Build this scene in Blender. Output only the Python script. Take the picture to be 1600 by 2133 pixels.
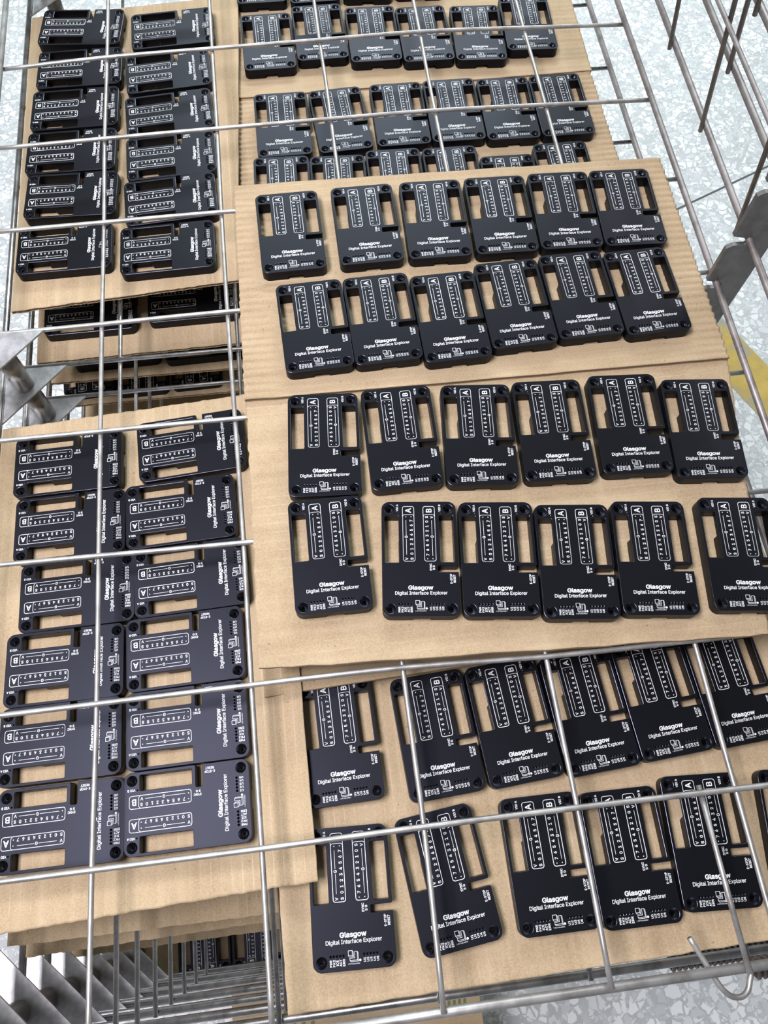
import bpy, bmesh, math, random
from mathutils import Matrix, Vector
from mathutils.geometry import tessellate_polygon

random.seed(7)
for o in list(bpy.data.objects):
    bpy.data.objects.remove(o)
S = bpy.context.scene
COL = S.collection
MM = 0.001

# ------------------------------------------------------------------ camera
cam_data = bpy.data.cameras.new('camera')
cam_data.sensor_fit = 'HORIZONTAL'
cam_data.sensor_width = 36.0
cam_data.lens = 1646.84 / 1600.0 * 36.0
cam_data.clip_start = 0.01
cam_data.clip_end = 60
cam = bpy.data.objects.new('camera', cam_data)
COL.objects.link(cam)
cam.matrix_world = Matrix((
    (0.99234791, 0.10421473, -0.06621870, 0.185353),
    (-0.12170272, 0.91605235, -0.38214728, -0.451268),
    (0.02083442, 0.38728205, 0.92172585, 0.587015),
    (0, 0, 0, 1)))
S.camera = cam

# ------------------------------------------------------------------ world, lamps, exposure
world = bpy.data.worlds.new('workshop')
S.world = world
world.use_nodes = True
bg = world.node_tree.nodes['Background']
bg.inputs[0].default_value = (0.88, 0.95, 1.0, 1)
bg.inputs[1].default_value = 0.14


def lamp(name, loc, aim, sx, sy, watts, colour):
    d = bpy.data.lights.new(name, 'AREA')
    d.shape = 'RECTANGLE'
    d.size, d.size_y = sx, sy
    d.energy = watts
    d.color = colour
    o = bpy.data.objects.new(name, d)
    COL.objects.link(o)
    o.location = loc
    o.rotation_euler = (Vector(aim) - Vector(loc)).to_track_quat('-Z', 'Y').to_euler()
    return o


# ceiling fluorescent fixtures of the workshop
lamp('pendant_lamp', (-0.44, -0.34, 1.60), (-0.44, -0.34, 0), 0.50, 0.80, 56, (0.95, 0.91, 1.0))
lamp('ceiling_lamp', (0.6, 3.3, 2.3), (0.6, 3.3, 0), 2.2, 1.3, 190, (0.84, 0.96, 1.0))
lamp('ceiling_lamp', (-2.6, 0.9, 2.3), (-2.6, 0.9, 0), 0.7, 2.4, 22, (1.0, 0.98, 0.95))
lamp('ceiling_lamp', (2.3, 2.0, 2.3), (2.3, 2.0, 0), 0.8, 2.0, 54, (0.95, 0.98, 1.0))
S.view_settings.view_transform = 'Standard'
S.view_settings.look = 'None'
S.view_settings.gamma = 1.0
S.view_settings.use_curve_mapping = False
S.view_settings.exposure = -0.27


# ------------------------------------------------------------------ materials
def new_mat(name):
    m = bpy.data.materials.new(name)
    m.use_nodes = True
    nt = m.node_tree
    return m, nt, nt.nodes['Principled BSDF']


def N(nt, t, **kw):
    n = nt.nodes.new(t)
    for k, v in kw.items():
        setattr(n, k, v)
    return n


def ramp(nt, fac, stops):
    r = N(nt, 'ShaderNodeValToRGB')
    e = r.color_ramp.elements
    while len(e) < len(stops):
        e.new(0.5)
    for i, (p, c) in enumerate(stops):
        e[i].position = p
        e[i].color = (*c, 1)
    nt.links.new(fac, r.inputs[0])
    return r.outputs[0]


def noise(nt, vec, scale, detail=3, rough=0.55):
    n = N(nt, 'ShaderNodeTexNoise')
    n.inputs['Scale'].default_value = scale
    n.inputs['Detail'].default_value = detail
    n.inputs['Roughness'].default_value = rough
    if vec is not None:
        nt.links.new(vec, n.inputs['Vector'])
    return n.outputs['Fac']


def scaled(nt, vec, s):
    m = N(nt, 'ShaderNodeVectorMath', operation='MULTIPLY')
    m.inputs[1].default_value = s
    nt.links.new(vec, m.inputs[0])
    return m.outputs[0]


def bump(nt, bsdf, h, strength, dist):
    b = N(nt, 'ShaderNodeBump')
    b.inputs['Strength'].default_value = strength
    b.inputs['Distance'].default_value = dist
    nt.links.new(h, b.inputs['Height'])
    nt.links.new(b.outputs[0], bsdf.inputs['Normal'])


def mat_anodised(name='black_anodised_aluminium', rough=0.41, spec=0.23):
    m, nt, b = new_mat(name)
    tc = N(nt, 'ShaderNodeTexCoord').outputs['Object']
    f = noise(nt, tc, 2600, 2)
    nt.links.new(ramp(nt, f, [(0.3, (0.0032, 0.0034, 0.004)), (0.75, (0.005, 0.0053, 0.006))]), b.inputs['Base Color'])
    b.inputs['Roughness'].default_value = rough
    b.inputs['Specular IOR Level'].default_value = spec
    b.inputs['Specular Tint'].default_value = (0.72, 0.76, 1.0, 1)
    bump(nt, b, f, 0.12, 0.0001)
    return m


def mat_plain(name, col, rough=0.5, metal=0.0):
    m, nt, b = new_mat(name)
    b.inputs['Base Color'].default_value = (*col, 1)
    b.inputs['Roughness'].default_value = rough
    b.inputs['Metallic'].default_value = metal
    return m


def mat_card(name, axis, tone=1.0):
    """kraft liner: fibre flecks and faint stripes along the flutes"""
    m, nt, b = new_mat(name)
    tc = N(nt, 'ShaderNodeTexCoord').outputs['Object']
    st = (2.5, 60, 20) if axis == 'x' else (60, 2.5, 20)
    fib = noise(nt, scaled(nt, tc, (900, 900, 400)), 1.0, 5, 0.7)
    blot = noise(nt, tc, 16, 4, 0.6)
    strp = noise(nt, scaled(nt, tc, st), 1.6, 2)
    mx = N(nt, 'ShaderNodeMath', operation='MULTIPLY_ADD')
    nt.links.new(fib, mx.inputs[0])
    mx.inputs[1].default_value = 0.55
    mx2 = N(nt, 'ShaderNodeMath', operation='MULTIPLY_ADD')
    nt.links.new(blot, mx2.inputs[0])
    mx2.inputs[1].default_value = 0.3
    mx3 = N(nt, 'ShaderNodeMath', operation='MULTIPLY')
    nt.links.new(strp, mx3.inputs[0])
    mx3.inputs[1].default_value = 0.22
    nt.links.new(mx3.outputs[0], mx2.inputs[2])
    nt.links.new(mx2.outputs[0], mx.inputs[2])
    c = ramp(nt, mx.outputs[0], [(0.33, (0.29 * tone, 0.20 * tone, 0.115 * tone)),
                                 (0.52, (0.465 * tone, 0.35 * tone, 0.213 * tone)),
                                 (0.72, (0.59 * tone, 0.465 * tone, 0.305 * tone))])
    # sparse dark flecks
    v = N(nt, 'ShaderNodeTexVoronoi')
    v.inputs['Scale'].default_value = 70
    nt.links.new(tc, v.inputs['Vector'])
    fl = ramp(nt, v.outputs['Distance'], [(0.03, (0.35, 0.30, 0.26)), (0.06, (1, 1, 1))])
    mixc = N(nt, 'ShaderNodeMixRGB', blend_type='MULTIPLY')
    mixc.inputs[0].default_value = 0.6
    nt.links.new(c, mixc.inputs[1])
    nt.links.new(fl, mixc.inputs[2])
    # paler crease lines where the liner is worn along the flute crests
    sp = N(nt, 'ShaderNodeSeparateXYZ')
    nt.links.new(tc, sp.inputs[0])
    q = N(nt, 'ShaderNodeMath', operation='MULTIPLY')
    nt.links.new(sp.outputs[1 if axis == 'x' else 0], q.inputs[0])
    q.inputs[1].default_value = 1000.0 / 7.6
    fr = N(nt, 'ShaderNodeMath', operation='FRACT')
    nt.links.new(q.outputs[0], fr.inputs[0])
    ln = ramp(nt, fr.outputs[0], [(0.42, (0, 0, 0)), (0.5, (1, 1, 1)), (0.58, (0, 0, 0))])
    pm = ramp(nt, noise(nt, tc, 14, 4, 0.7), [(0.44, (0, 0, 0)), (0.68, (1, 1, 1))])
    wear = N(nt, 'ShaderNodeMath', operation='MULTIPLY')
    nt.links.new(ln, wear.inputs[0])
    nt.links.new(pm, wear.inputs[1])
    wf = N(nt, 'ShaderNodeMath', operation='MULTIPLY')
    nt.links.new(wear.outputs[0], wf.inputs[0])
    wf.inputs[1].default_value = 0.5
    mixw = N(nt, 'ShaderNodeMixRGB')
    nt.links.new(wf.outputs[0], mixw.inputs[0])
    nt.links.new(mixc.outputs[0], mixw.inputs[1])
    mixw.inputs[2].default_value = (0.72, 0.58, 0.42, 1)
    nt.links.new(mixw.outputs[0], b.inputs['Base Color'])
    b.inputs['Roughness'].default_value = 0.82
    b.inputs['Specular IOR Level'].default_value = 0.25
    bump(nt, b, fib, 0.25, 0.0004)
    return m


def mat_steel(name, lo, hi, rough, metal):
    m, nt, b = new_mat(name)
    tc = N(nt, 'ShaderNodeTexCoord').outputs['Object']
    f = noise(nt, tc, 55, 5, 0.65)
    g = noise(nt, tc, 900, 2)
    nt.links.new(ramp(nt, f, [(0.35, lo), (0.6, hi)]), b.inputs['Base Color'])
    r = N(nt, 'ShaderNodeMapRange')
    r.inputs['To Min'].default_value = rough - 0.1
    r.inputs['To Max'].default_value = rough + 0.14
    nt.links.new(f, r.inputs['Value'])
    nt.links.new(r.outputs[0], b.inputs['Roughness'])
    b.inputs['Metallic'].default_value = metal
    bump(nt, b, g, 0.08, 0.0003)
    return m


def mat_terrazzo():
    m, nt, b = new_mat('grey_terrazzo')
    tc = N(nt, 'ShaderNodeTexCoord').outputs['Object']
    wob = N(nt, 'ShaderNodeTexNoise')
    wob.inputs['Scale'].default_value = 45
    nt.links.new(tc, wob.inputs['Vector'])
    off = N(nt, 'ShaderNodeVectorMath', operation='SCALE')
    off.inputs['Scale'].default_value = 0.016
    nt.links.new(wob.outputs['Color'], off.inputs[0])
    add = N(nt, 'ShaderNodeVectorMath', operation='ADD')
    nt.links.new(tc, add.inputs[0])
    nt.links.new(off.outputs[0], add.inputs[1])

    def layer(scale, thr, lo, hi, share):
        v = N(nt, 'ShaderNodeTexVoronoi', feature='F1')
        v.inputs['Scale'].default_value = scale
        v.inputs['Randomness'].default_value = 1.0
        nt.links.new(add.outputs[0], v.inputs['Vector'])
        e = N(nt, 'ShaderNodeTexVoronoi', feature='DISTANCE_TO_EDGE')
        e.inputs['Scale'].default_value = scale
        nt.links.new(add.outputs[0], e.inputs['Vector'])
        sep = N(nt, 'ShaderNodeSeparateColor')
        nt.links.new(v.outputs['Color'], sep.inputs[0])
        # chip shows where the cell is picked and away from the cell edge
        edge = ramp(nt, e.outputs['Distance'], [(thr, (0, 0, 0)), (thr + 0.05, (1, 1, 1))])
        pick = ramp(nt, sep.outputs[0], [(share, (0, 0, 0)), (share + 0.02, (1, 1, 1))])
        mul = N(nt, 'ShaderNodeMath', operation='MULTIPLY')
        nt.links.new(edge, mul.inputs[0])
        nt.links.new(pick, mul.inputs[1])
        col = ramp(nt, sep.outputs[1], [(0.15, lo), (0.6, hi)])
        return mul.outputs[0], col
    f1, c1 = layer(66, 0.08, (0.58, 0.60, 0.605), (0.84, 0.85, 0.845), 0.26)
    f2, c2 = layer(150, 0.07, (0.50, 0.52, 0.525), (0.74, 0.76, 0.76), 0.36)
    base = ramp(nt, noise(nt, tc, 30, 4), [(0.35, (0.47, 0.488, 0.485)), (0.7, (0.57, 0.588, 0.585))])
    m1 = N(nt, 'ShaderNodeMixRGB')
    nt.links.new(f2, m1.inputs[0])
    nt.links.new(base, m1.inputs[1])
    nt.links.new(c2, m1.inputs[2])
    m2 = N(nt, 'ShaderNodeMixRGB')
    nt.links.new(f1, m2.inputs[0])
    nt.links.new(m1.outputs[0], m2.inputs[1])
    nt.links.new(c1, m2.inputs[2])
    nt.links.new(m2.outputs[0], b.inputs['Base Color'])
    b.inputs['Roughness'].default_value = 0.45
    return m


def mat_tape():
    m, nt, b = new_mat('worn_yellow_floor_paint')
    tc = N(nt, 'ShaderNodeTexCoord').outputs['Object']
    f = noise(nt, tc, 22, 5, 0.65)
    nt.links.new(ramp(nt, f, [(0.36, (0.34, 0.33, 0.26)), (0.5, (0.52, 0.36, 0.07)), (0.72, (0.64, 0.45, 0.10))]), b.inputs['Base Color'])
    b.inputs['Roughness'].default_value = 0.55
    return m


M_BLACK = mat_anodised()
M_EDGE = mat_anodised('bright_cut_chamfer', 0.24, 0.9)
M_SINK = mat_anodised('glossy_turned_countersink', 0.2, 0.6)
M_PRINT = mat_plain('white_silkscreen_ink', (0.82, 0.83, 0.84), 0.6)
M_CARD_X = mat_card('kraft_cardboard_flutes_across', 'x')
M_CARD_Y = mat_card('kraft_cardboard_flutes_along', 'y')
M_FLUTE = mat_plain('kraft_fluting_paper', (0.30, 0.20, 0.115), 0.85)
M_WIRE = mat_steel('bright_steel_wire', (0.38, 0.365, 0.34), (0.58, 0.565, 0.535), 0.42, 0.7)
M_BRIGHT = mat_steel('polished_steel_wire', (0.36, 0.35, 0.335), (0.62, 0.61, 0.60), 0.27, 0.93)
M_DULL = mat_steel('dull_zinc_wire', (0.26, 0.23, 0.22), (0.42, 0.385, 0.37), 0.46, 0.6)
M_PLATE = mat_steel('zinc_plated_sheet', (0.42, 0.415, 0.42), (0.76, 0.755, 0.76), 0.33, 0.78)
M_TUBE = mat_steel('dark_steel_tube', (0.20, 0.19, 0.165), (0.36, 0.345, 0.31), 0.30, 0.9)
M_COMB = mat_steel('grey_steel_bar', (0.17, 0.165, 0.155), (0.26, 0.25, 0.24), 0.45, 0.55)
M_SPRING = mat_steel('oiled_spring_steel', (0.10, 0.085, 0.08), (0.22, 0.19, 0.18), 0.42, 0.7)
M_FLOOR = mat_terrazzo()
M_TAPE = mat_tape()
M_JOINT = mat_plain('dark_joint_filler', (0.09, 0.10, 0.10), 0.8)
M_GREEN = mat_plain('olive_green_print', (0.18, 0.20, 0.07), 0.7)


# ------------------------------------------------------------------ helpers
def link(name, data, mat=None, parent=None):
    o = bpy.data.objects.new(name, data)
    COL.objects.link(o)
    if mat is not None and data is not None and not data.materials:
        data.materials.append(mat)
    if parent is not None:
        o.parent = parent
    return o


def thing(name, label, cat, group=None, loc=(0, 0, 0)):
    o = bpy.data.objects.new(name, None)
    o.empty_display_size = 0.01
    COL.objects.link(o)
    o.location = loc
    tag(o, label, cat, group)
    return o


def tag(o, label, cat, group=None):
    o['label'] = label
    o['category'] = cat
    if group:
        o['group'] = group


def mesh_from(name, verts, faces, smooth=False):
    me = bpy.data.meshes.new(name)
    me.from_pydata([tuple(c * MM for c in v) for v in verts], [], faces)
    me.update()
    if smooth:
        for p in me.polygons:
            p.use_smooth = True
    return me


def tube_data(path, r, sides=10, closed=False, caps=True):
    """verts / faces (mm) of a round rod along a polyline"""
    P = [Vector(p) for p in path]
    n = len(P)
    verts, faces = [], []
    prev = None
    for i in range(n):
        if closed:
            t = (P[(i + 1) % n] - P[i - 1]).normalized()
        else:
            t = (P[min(i + 1, n - 1)] - P[max(i - 1, 0)]).normalized()
        if prev is None:
            up = Vector((0, 0, 1)) if abs(t.z) < 0.9 else Vector((1, 0, 0))
            a = t.cross(up).normalized()
        else:
            a = (prev - t * prev.dot(t)).normalized()
        prev = a
        b = t.cross(a)
        for k in range(sides):
            q = 2 * math.pi * k / sides
            verts.append(P[i] + a * (r * math.cos(q)) + b * (r * math.sin(q)))
    m = n if closed else n - 1
    for i in range(m):
        j = (i + 1) % n
        for k in range(sides):
            l = (k + 1) % sides
            faces.append((i * sides + k, i * sides + l, j * sides + l, j * sides + k))
    if caps and not closed:
        faces.append(tuple(reversed(range(sides))))
        faces.append(tuple((n - 1) * sides + k for k in range(sides)))
    return verts, faces


def rod(name, path, r, mat, parent, sides=10):
    v, f = tube_data(path, r, sides)
    return link(name, mesh_from(name, v, f, True), mat, parent)


def prism(poly, z0, z1):
    """verts / faces of an upright prism over an xy polygon"""
    n = len(poly)
    v = [(x, y, z0) for x, y in poly] + [(x, y, z1) for x, y in poly]
    f = [tuple(reversed(range(n))), tuple(range(n, 2 * n))]
    f += [(i, (i + 1) % n, n + (i + 1) % n, n + i) for i in range(n)]
    return v, f


def rrect(x0, y0, x1, y1, r, seg=5):
    pts = []
    for cx, cy, a0 in ((x1 - r, y1 - r, 0), (x0 + r, y1 - r, 90), (x0 + r, y0 + r, 180), (x1 - r, y0 + r, 270)):
        for i in range(seg + 1):
            a = math.radians(a0 + 90 * i / seg)
            pts.append((cx + r * math.cos(a), cy + r * math.sin(a)))
    return pts


def circle(cx, cy, r, n=20):
    return [(cx + r * math.cos(2 * math.pi * i / n), cy + r * math.sin(2 * math.pi * i / n)) for i in range(n)]


def filled(name, loops, z0, z1, bevel=0.0):
    """solid plate (mm) from an outline with holes, through a filled 2D curve"""
    cu = bpy.data.curves.new(name, 'CURVE')
    cu.dimensions = '2D'
    cu.fill_mode = 'BOTH'
    for L in loops:
        sp = cu.splines.new('POLY')
        sp.points.add(len(L) - 1)
        for p, (x, y) in zip(sp.points, L):
            p.co = (x * MM, y * MM, 0, 1)
        sp.use_cyclic_u = True
    cu.extrude = ((z1 - z0) / 2 - bevel) * MM
    if bevel:
        cu.bevel_depth = bevel * MM
        cu.bevel_resolution = 1
        cu.offset = -bevel * MM
    o = bpy.data.objects.new(name, cu)
    COL.objects.link(o)
    bpy.context.view_layer.update()
    dg = bpy.context.evaluated_depsgraph_get()
    me = bpy.data.meshes.new_from_object(o.evaluated_get(dg))
    bpy.data.objects.remove(o)
    bpy.data.curves.remove(cu)
    me.name = name
    me.transform(Matrix.Translation((0, 0, (z0 + z1) / 2 * MM)))
    me.materials.clear()
    for p in me.polygons:
        p.use_smooth = False
    return me


def glyph_loops(s):
    """outlines of a string set in a plain sans alphabet (1000 units to the em)"""
    out, pen = [], 0
    for ch in s:
        if ch == ' ':
            pen += 200
            continue
        adv, loops = GLYPHS[ch]
        for L in loops:
            out.append([(L[i] + pen, L[i + 1]) for i in range(0, len(L), 2)])
        pen += adv
    return out


def signed_area(L):
    return sum(L[i - 1][0] * L[i][1] - L[i][0] * L[i - 1][1] for i in range(len(L))) / 2


def inside(p, L):
    c = False
    for i in range(len(L)):
        (x0, y0), (x1, y1) = L[i - 1], L[i]
        if (y0 > p[1]) != (y1 > p[1]) and p[0] < (x1 - x0) * (p[1] - y0) / (y1 - y0) + x0:
            c = not c
    return c


class Print:
    """flat ink: letters, lines and dots gathered into one mesh"""

    def __init__(self):
        self.v, self.f = [], []

    def text(self, s, cx, cy, h=None, w=None, up=False, bold=0.0):
        loops = glyph_loops(s)
        xs = [p[0] for L in loops for p in L]
        ys = [p[1] for L in loops for p in L]
        x0, x1, y0, y1 = min(xs), max(xs), min(ys), max(ys)
        sx = ((w - bold) / (x1 - x0)) if w else None
        sy = ((h - bold) / (y1 - y0)) if h else None
        sx = sx or sy
        sy = sy or sx
        mx, my = (x0 + x1) / 2, (y0 + y1) / 2
        solid_sign = 1 if signed_area(max(loops, key=lambda L: abs(signed_area(L)))) > 0 else -1
        P = []
        for L in loops:
            q = [((x - mx) * sx, (y - my) * sy) for x, y in L]
            P.append([(cx - c, cy + a) if up else (cx + a, cy + c) for a, c in q])
        solids = [q for q in P if signed_area(q) * solid_sign > 0]
        holes = [q for q in P if signed_area(q) * solid_sign <= 0]
        for k, q in enumerate(solids):
            group = [q] + [g for g in holes if inside(g[0], q)]
            flat = [p for g in group for p in g]
            b = len(self.v)
            z = 0.004 * (k % 3)
            self.v += [(x, y, z) for x, y in flat]
            self.f += [tuple(i + b for i in t) for t in tessellate_polygon([[Vector((x, y, 0)) for x, y in g] for g in group])]
        if bold:
            for q in P:
                self.line(q, bold, True, 0.014)

    def line(self, pts, w, closed=False, z=0.0):
        n = len(pts)
        b = len(self.v)
        P = [Vector(p) for p in pts]
        for i in range(n):
            if closed or 0 < i < n - 1:
                d0 = (P[i] - P[i - 1]).normalized()
                d1 = (P[(i + 1) % n] - P[i]).normalized()
            else:
                d0 = d1 = (P[1] - P[0]).normalized() if i == 0 else (P[-1] - P[-2]).normalized()
            t = d0 + d1
            t = t.normalized() if t.length > 1e-6 else d0
            nn = Vector((-t.y, t.x))
            k = w / 2 / max(0.5, nn.dot(Vector((-d0.y, d0.x))))
            self.v.append((*(P[i] + nn * k), z))
            self.v.append((*(P[i] - nn * k), z))
        for i in range(n if closed else n - 1):
            j = (i + 1) % n
            self.f.append((b + 2 * i, b + 2 * i + 1, b + 2 * j + 1, b + 2 * j))

    def dot(self, x, y, r, n=12):
        b = len(self.v)
        self.v += [(px, py, 0.0) for px, py in circle(x, y, r, n)]
        self.f.append(tuple(range(b, b + n)))

    def mesh(self, name, z):
        me = mesh_from(name, [(x, y, z + dz) for x, y, dz in self.v], self.f)
        bm = bmesh.new()
        bm.from_mesh(me)
        for f in bm.faces:
            if f.normal.z < 0:
                f.normal_flip()
        bm.to_mesh(me)
        bm.free()
        me.materials.append(M_PRINT)
        return me

# ------------------------------------------------------------------ setting: floor, joint, painted line
FLOOR_Z = -800.0


def box_mesh(name, x0, y0, z0, x1, y1, z1):
    v, f = prism([(x0, y0), (x1, y0), (x1, y1), (x0, y1)], z0, z1)
    return mesh_from(name, v, f)


floor = link('floor', box_mesh('floor', -4000, -3500, FLOOR_Z - 40, 4000, 6000, FLOOR_Z), M_FLOOR)
floor['kind'] = 'structure'


def strip(name, a, b, w, z0, z1, mat, parent=None):
    a, b = Vector(a), Vector(b)
    d = (b - a).normalized()
    n = Vector((-d.y, d.x)) * (w / 2)
    v, f = prism([tuple(a - n), tuple(b - n), tuple(b + n), tuple(a + n)], z0, z1)
    return link(name, mesh_from(name, v, f), mat, parent)


ceiling = link('ceiling', box_mesh('ceiling', -4000, -3500, 2450, 4000, 6000, 2490), mat_plain('grey_ceiling_paint', (0.42, 0.42, 0.42), 0.8))
ceiling['kind'] = 'structure'
strip('floor_joint', (-1500, -284), (3600, 1878), 5, FLOOR_Z, FLOOR_Z + 0.3, M_JOINT, floor)
tp = strip('floor_marking_line', (842, 832), (1400, -336), 99, FLOOR_Z + 0.1, FLOOR_Z + 0.6, M_TAPE)
tag(tp, 'worn yellow line painted on the terrazzo floor right of the rack', 'floor line')

# ------------------------------------------------------------------ drying rack shelves
PITCH = 56.0
XL, XR, YF, YB = -106.0, 561.0, -557.0, 557.0
HY = [452.0, 342.7, 226.2, 116.0, 0.0, -109.3, -220.4, -334.7, -445.4]
VX = [0.0, 112.5, 226.0, 334.9, 451.1]
# bends of the welded wires of the uppermost lowered shelf
TOP_H = {
    0: [(-104, 452), (0, 454), (226, 456), (450, 453), (561, 450)],
    1: [(-106, 331.5), (0.2, 339.6), (110.6, 342.6), (225.8, 345.1), (335.5, 347.8), (450.0, 343.3), (561, 338.1)],
    2: [(-106, 220.5), (-0.9, 223.5), (111.0, 226.2), (226.9, 228.4), (334.6, 229.7), (450.6, 226.5), (561, 222.8)],
    3: [(-106, 114.7), (0, 116.0), (110.7, 117.3), (340, 117), (561, 113.7)],
    4: [(-106, -1.5), (-0.4, -0.3), (111.2, 1.5), (340, 1), (561, -1.4)],
    5: [(-106, -108.5), (0.1, -108.6), (112.5, -108.9), (561, -111.4)],
    6: [(-106, -218), (0.4, -219.5), (113.7, -221.4), (561, -225)],
    7: [(-106, -334.5), (0.8, -334.2), (113.4, -333.8), (226.3, -334.0), (335.1, -338.6), (450.5, -339.8), (561, -340.5)],
    8: [(-106, -444.3), (-0.7, -444.8), (114.0, -445.4), (226.5, -445.1), (335.6, -445.8), (450.8, -447.3), (561, -449)],
}
TOP_V = {
    0: [(0, YB), (0.2, 339.6), (-0.9, 223.5), (0.0, 116.0), (-0.4, -0.3), (0.1, -108.6), (0.4, -219.5), (0.8, -334.2), (-0.7, -444.8), (-1, YF)],
    1: [(110, YB), (110.6, 342.6), (111.0, 226.2), (110.7, 117.3), (111.2, 1.5), (112.5, -108.9), (113.7, -221.4), (113.4, -333.8), (114.0, -445.4), (114, YF)],
    2: [(225, YB), (225.8, 345.1), (226.9, 228.4), (226.3, -334.0), (226.5, -445.1), (223.5, YF)],
    3: [(335.5, YB), (335.5, 347.8), (334.6, 229.7), (335.1, -338.6), (335.6, -445.8), (334.0, YF)],
    4: [(450, YB), (450.0, 343.3), (450.6, 226.5), (450.5, -339.8), (450.8, -447.3), (451, YF)],
}
_shared = {}


def densify(p, k=3):
    """smooth the polyline a little so that the wires bow instead of kinking"""
    P = [Vector(q) for q in p]
    out = []
    for i in range(len(P) - 1):
        a = P[max(i - 1, 0)]
        b, c = P[i], P[i + 1]
        d = P[min(i + 2, len(P) - 1)]
        for j in range(k):
            t = j / k
            out.append(0.5 * ((2 * b) + (c - a) * t + (2 * a - 5 * b + 4 * c - d) * t * t + (3 * b - a - 3 * c + d) * t ** 3))
    out.append(P[-1])
    return [tuple(q) for q in out]


def plate_mesh(kind):
    if kind == 'front':
        poly = [(XL, YF), (-37, YF), (XL, YF + 69)]
    elif kind == 'back':
        poly = [(XL, YB), (XL, YB - 69), (-37, YB)]
    else:
        poly = [(XL, -3), (XL, -63), (-48, -3)]
    v, f = prism(poly, 1.6, 3.4)
    return mesh_from('corner_plate', v, f)


def tube_mesh(x, y, z0, z1):
    """open spacer tube with a wall"""
    v, f = [], []
    n = 28
    for (r, z) in ((9.2, z0), (9.2, z1), (7.8, z1), (7.8, z0)):
        v += [(x + r * math.cos(2 * math.pi * i / n), y + r * math.sin(2 * math.pi * i / n), z) for i in range(n)]
    for s in range(4):
        t = (s + 1) % 4
        for i in range(n):
            j = (i + 1) % n
            f.append((s * n + i, s * n + j, t * n + j, t * n + i))
    return mesh_from('spacer_tube', v, f, True)


def shelf_parts(root, top=False, mat=M_WIRE, rimmat=M_DULL, plates=True):
    def put(name, key, make, m):
        if top:
            link(name, make(), m, root)
        else:
            if key not in _shared:
                _shared[key] = make()
            link(name, _shared[key], m, root)

    def tubem(path, r):
        v, f = tube_data(path, r, 10)
        return mesh_from('wire', v, f, True)
    k = (mat.name, rimmat.name)
    put('right_rim', (k, 'rr'), lambda: tubem([(XR - 2, YF - 3, 4.4), (XR - 2, 0, 4.4), (XR - 2, YB + 3, 4.4)], 3.0), rimmat)
    put('left_rim', (k, 'lr'), lambda: tubem([(XL, YF - 3, 4.4), (XL, 0, 4.4), (XL, YB + 3, 4.4)], 3.0), mat)
    put('front_rim', (k, 'fr'), lambda: tubem([(XL - 3, YF, -9), (XR + 3, YF, -9)], 3.3), mat)
    put('back_rim', (k, 'br'), lambda: tubem([(XL - 3, YB, -9), (XR + 3, YB, -9)], 3.3), mat)
    for i, y in enumerate(HY):
        p = TOP_H[i] if top else [(XL - 4, y), (XR + 2, y)]
        p3 = densify([(a, b, 0.0) for a, b in p]) if top else [(a, b, 0.0) for a, b in p]
        put('cross_wire', (k, 'h', i), lambda p3=p3: tubem(p3, 2.1), mat)
    for i, x in enumerate(VX):
        p = TOP_V[i] if top else [(x, YB + 3), (x, YF - 3)]
        p3 = densify([(a, b, -3.9) for a, b in p]) if top else [(a, b, -3.9) for a, b in p]
        put('long_wire', (k, 'v', i), lambda p3=p3: tubem(p3, 2.0), mat)
    if plates:
        for kind, (tx, ty) in (('front', (-86, -536)), ('middle', (-86, -20)), ('back', (-86, 536))):
            put('corner_plate', (k, 'pl', kind), lambda kind=kind: plate_mesh(kind), M_PLATE)
            put('spacer_tube', (k, 'tb', kind), lambda tx=tx, ty=ty: tube_mesh(tx, ty, -PITCH + 3.7, 1.6), M_TUBE)


LEVELS = 10
level_words = ['topmost lowered wire shelf, carrying the two front cardboard sheets',
               'wire shelf one level under the topmost lowered shelf',
               'wire shelf two levels under the topmost lowered shelf',
               'wire shelf three levels under the topmost lowered shelf',
               'wire shelf four levels under the topmost lowered shelf',
               'wire shelf five levels under the topmost lowered shelf',
               'wire shelf six levels under the topmost lowered shelf',
               'wire shelf seven levels under the topmost lowered shelf',
               'wire shelf eight levels under the topmost lowered shelf',
               'lowest wire shelf of the drying rack, deep in the shade']
for n in range(LEVELS):
    sh = thing('wire_shelf', level_words[n], 'wire shelf', 'lowered shelves of the drying rack', (0, 0, -PITCH * n * MM))
    shelf_parts(sh, top=(n == 0), mat=M_WIRE if n == 0 else M_BRIGHT, rimmat=M_DULL)
    if n == 0:
        rod('stub_wire', [(425.2, -441.5, -4.2), (426, -500, -4.2), (426.8, -560, -4.2)], 2.0, M_WIRE, sh)

# shelves folded up about their right rim
for z0, lab in ((57.0, 'folded-up wire shelf, lowest of those standing at the right'),
                (117.0, 'folded-up wire shelf, second of those standing at the right'),
                (168.0, 'folded-up wire shelf, third of those standing at the right')):
    sh = thing('folded_wire_shelf', lab, 'wire shelf', 'folded-up shelves at the right', (0, 0, 0))
    shelf_parts(sh, mat=M_DULL, rimmat=M_DULL, plates=False)
    piv = Matrix.Translation((XR * MM, 0, 0))
    sh.matrix_world = Matrix.Translation((XR * MM, 0, z0 * MM)) @ Matrix.Rotation(math.radians(80), 4, 'Y') @ Matrix.Translation((-XR * MM, 0, 0))


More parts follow.
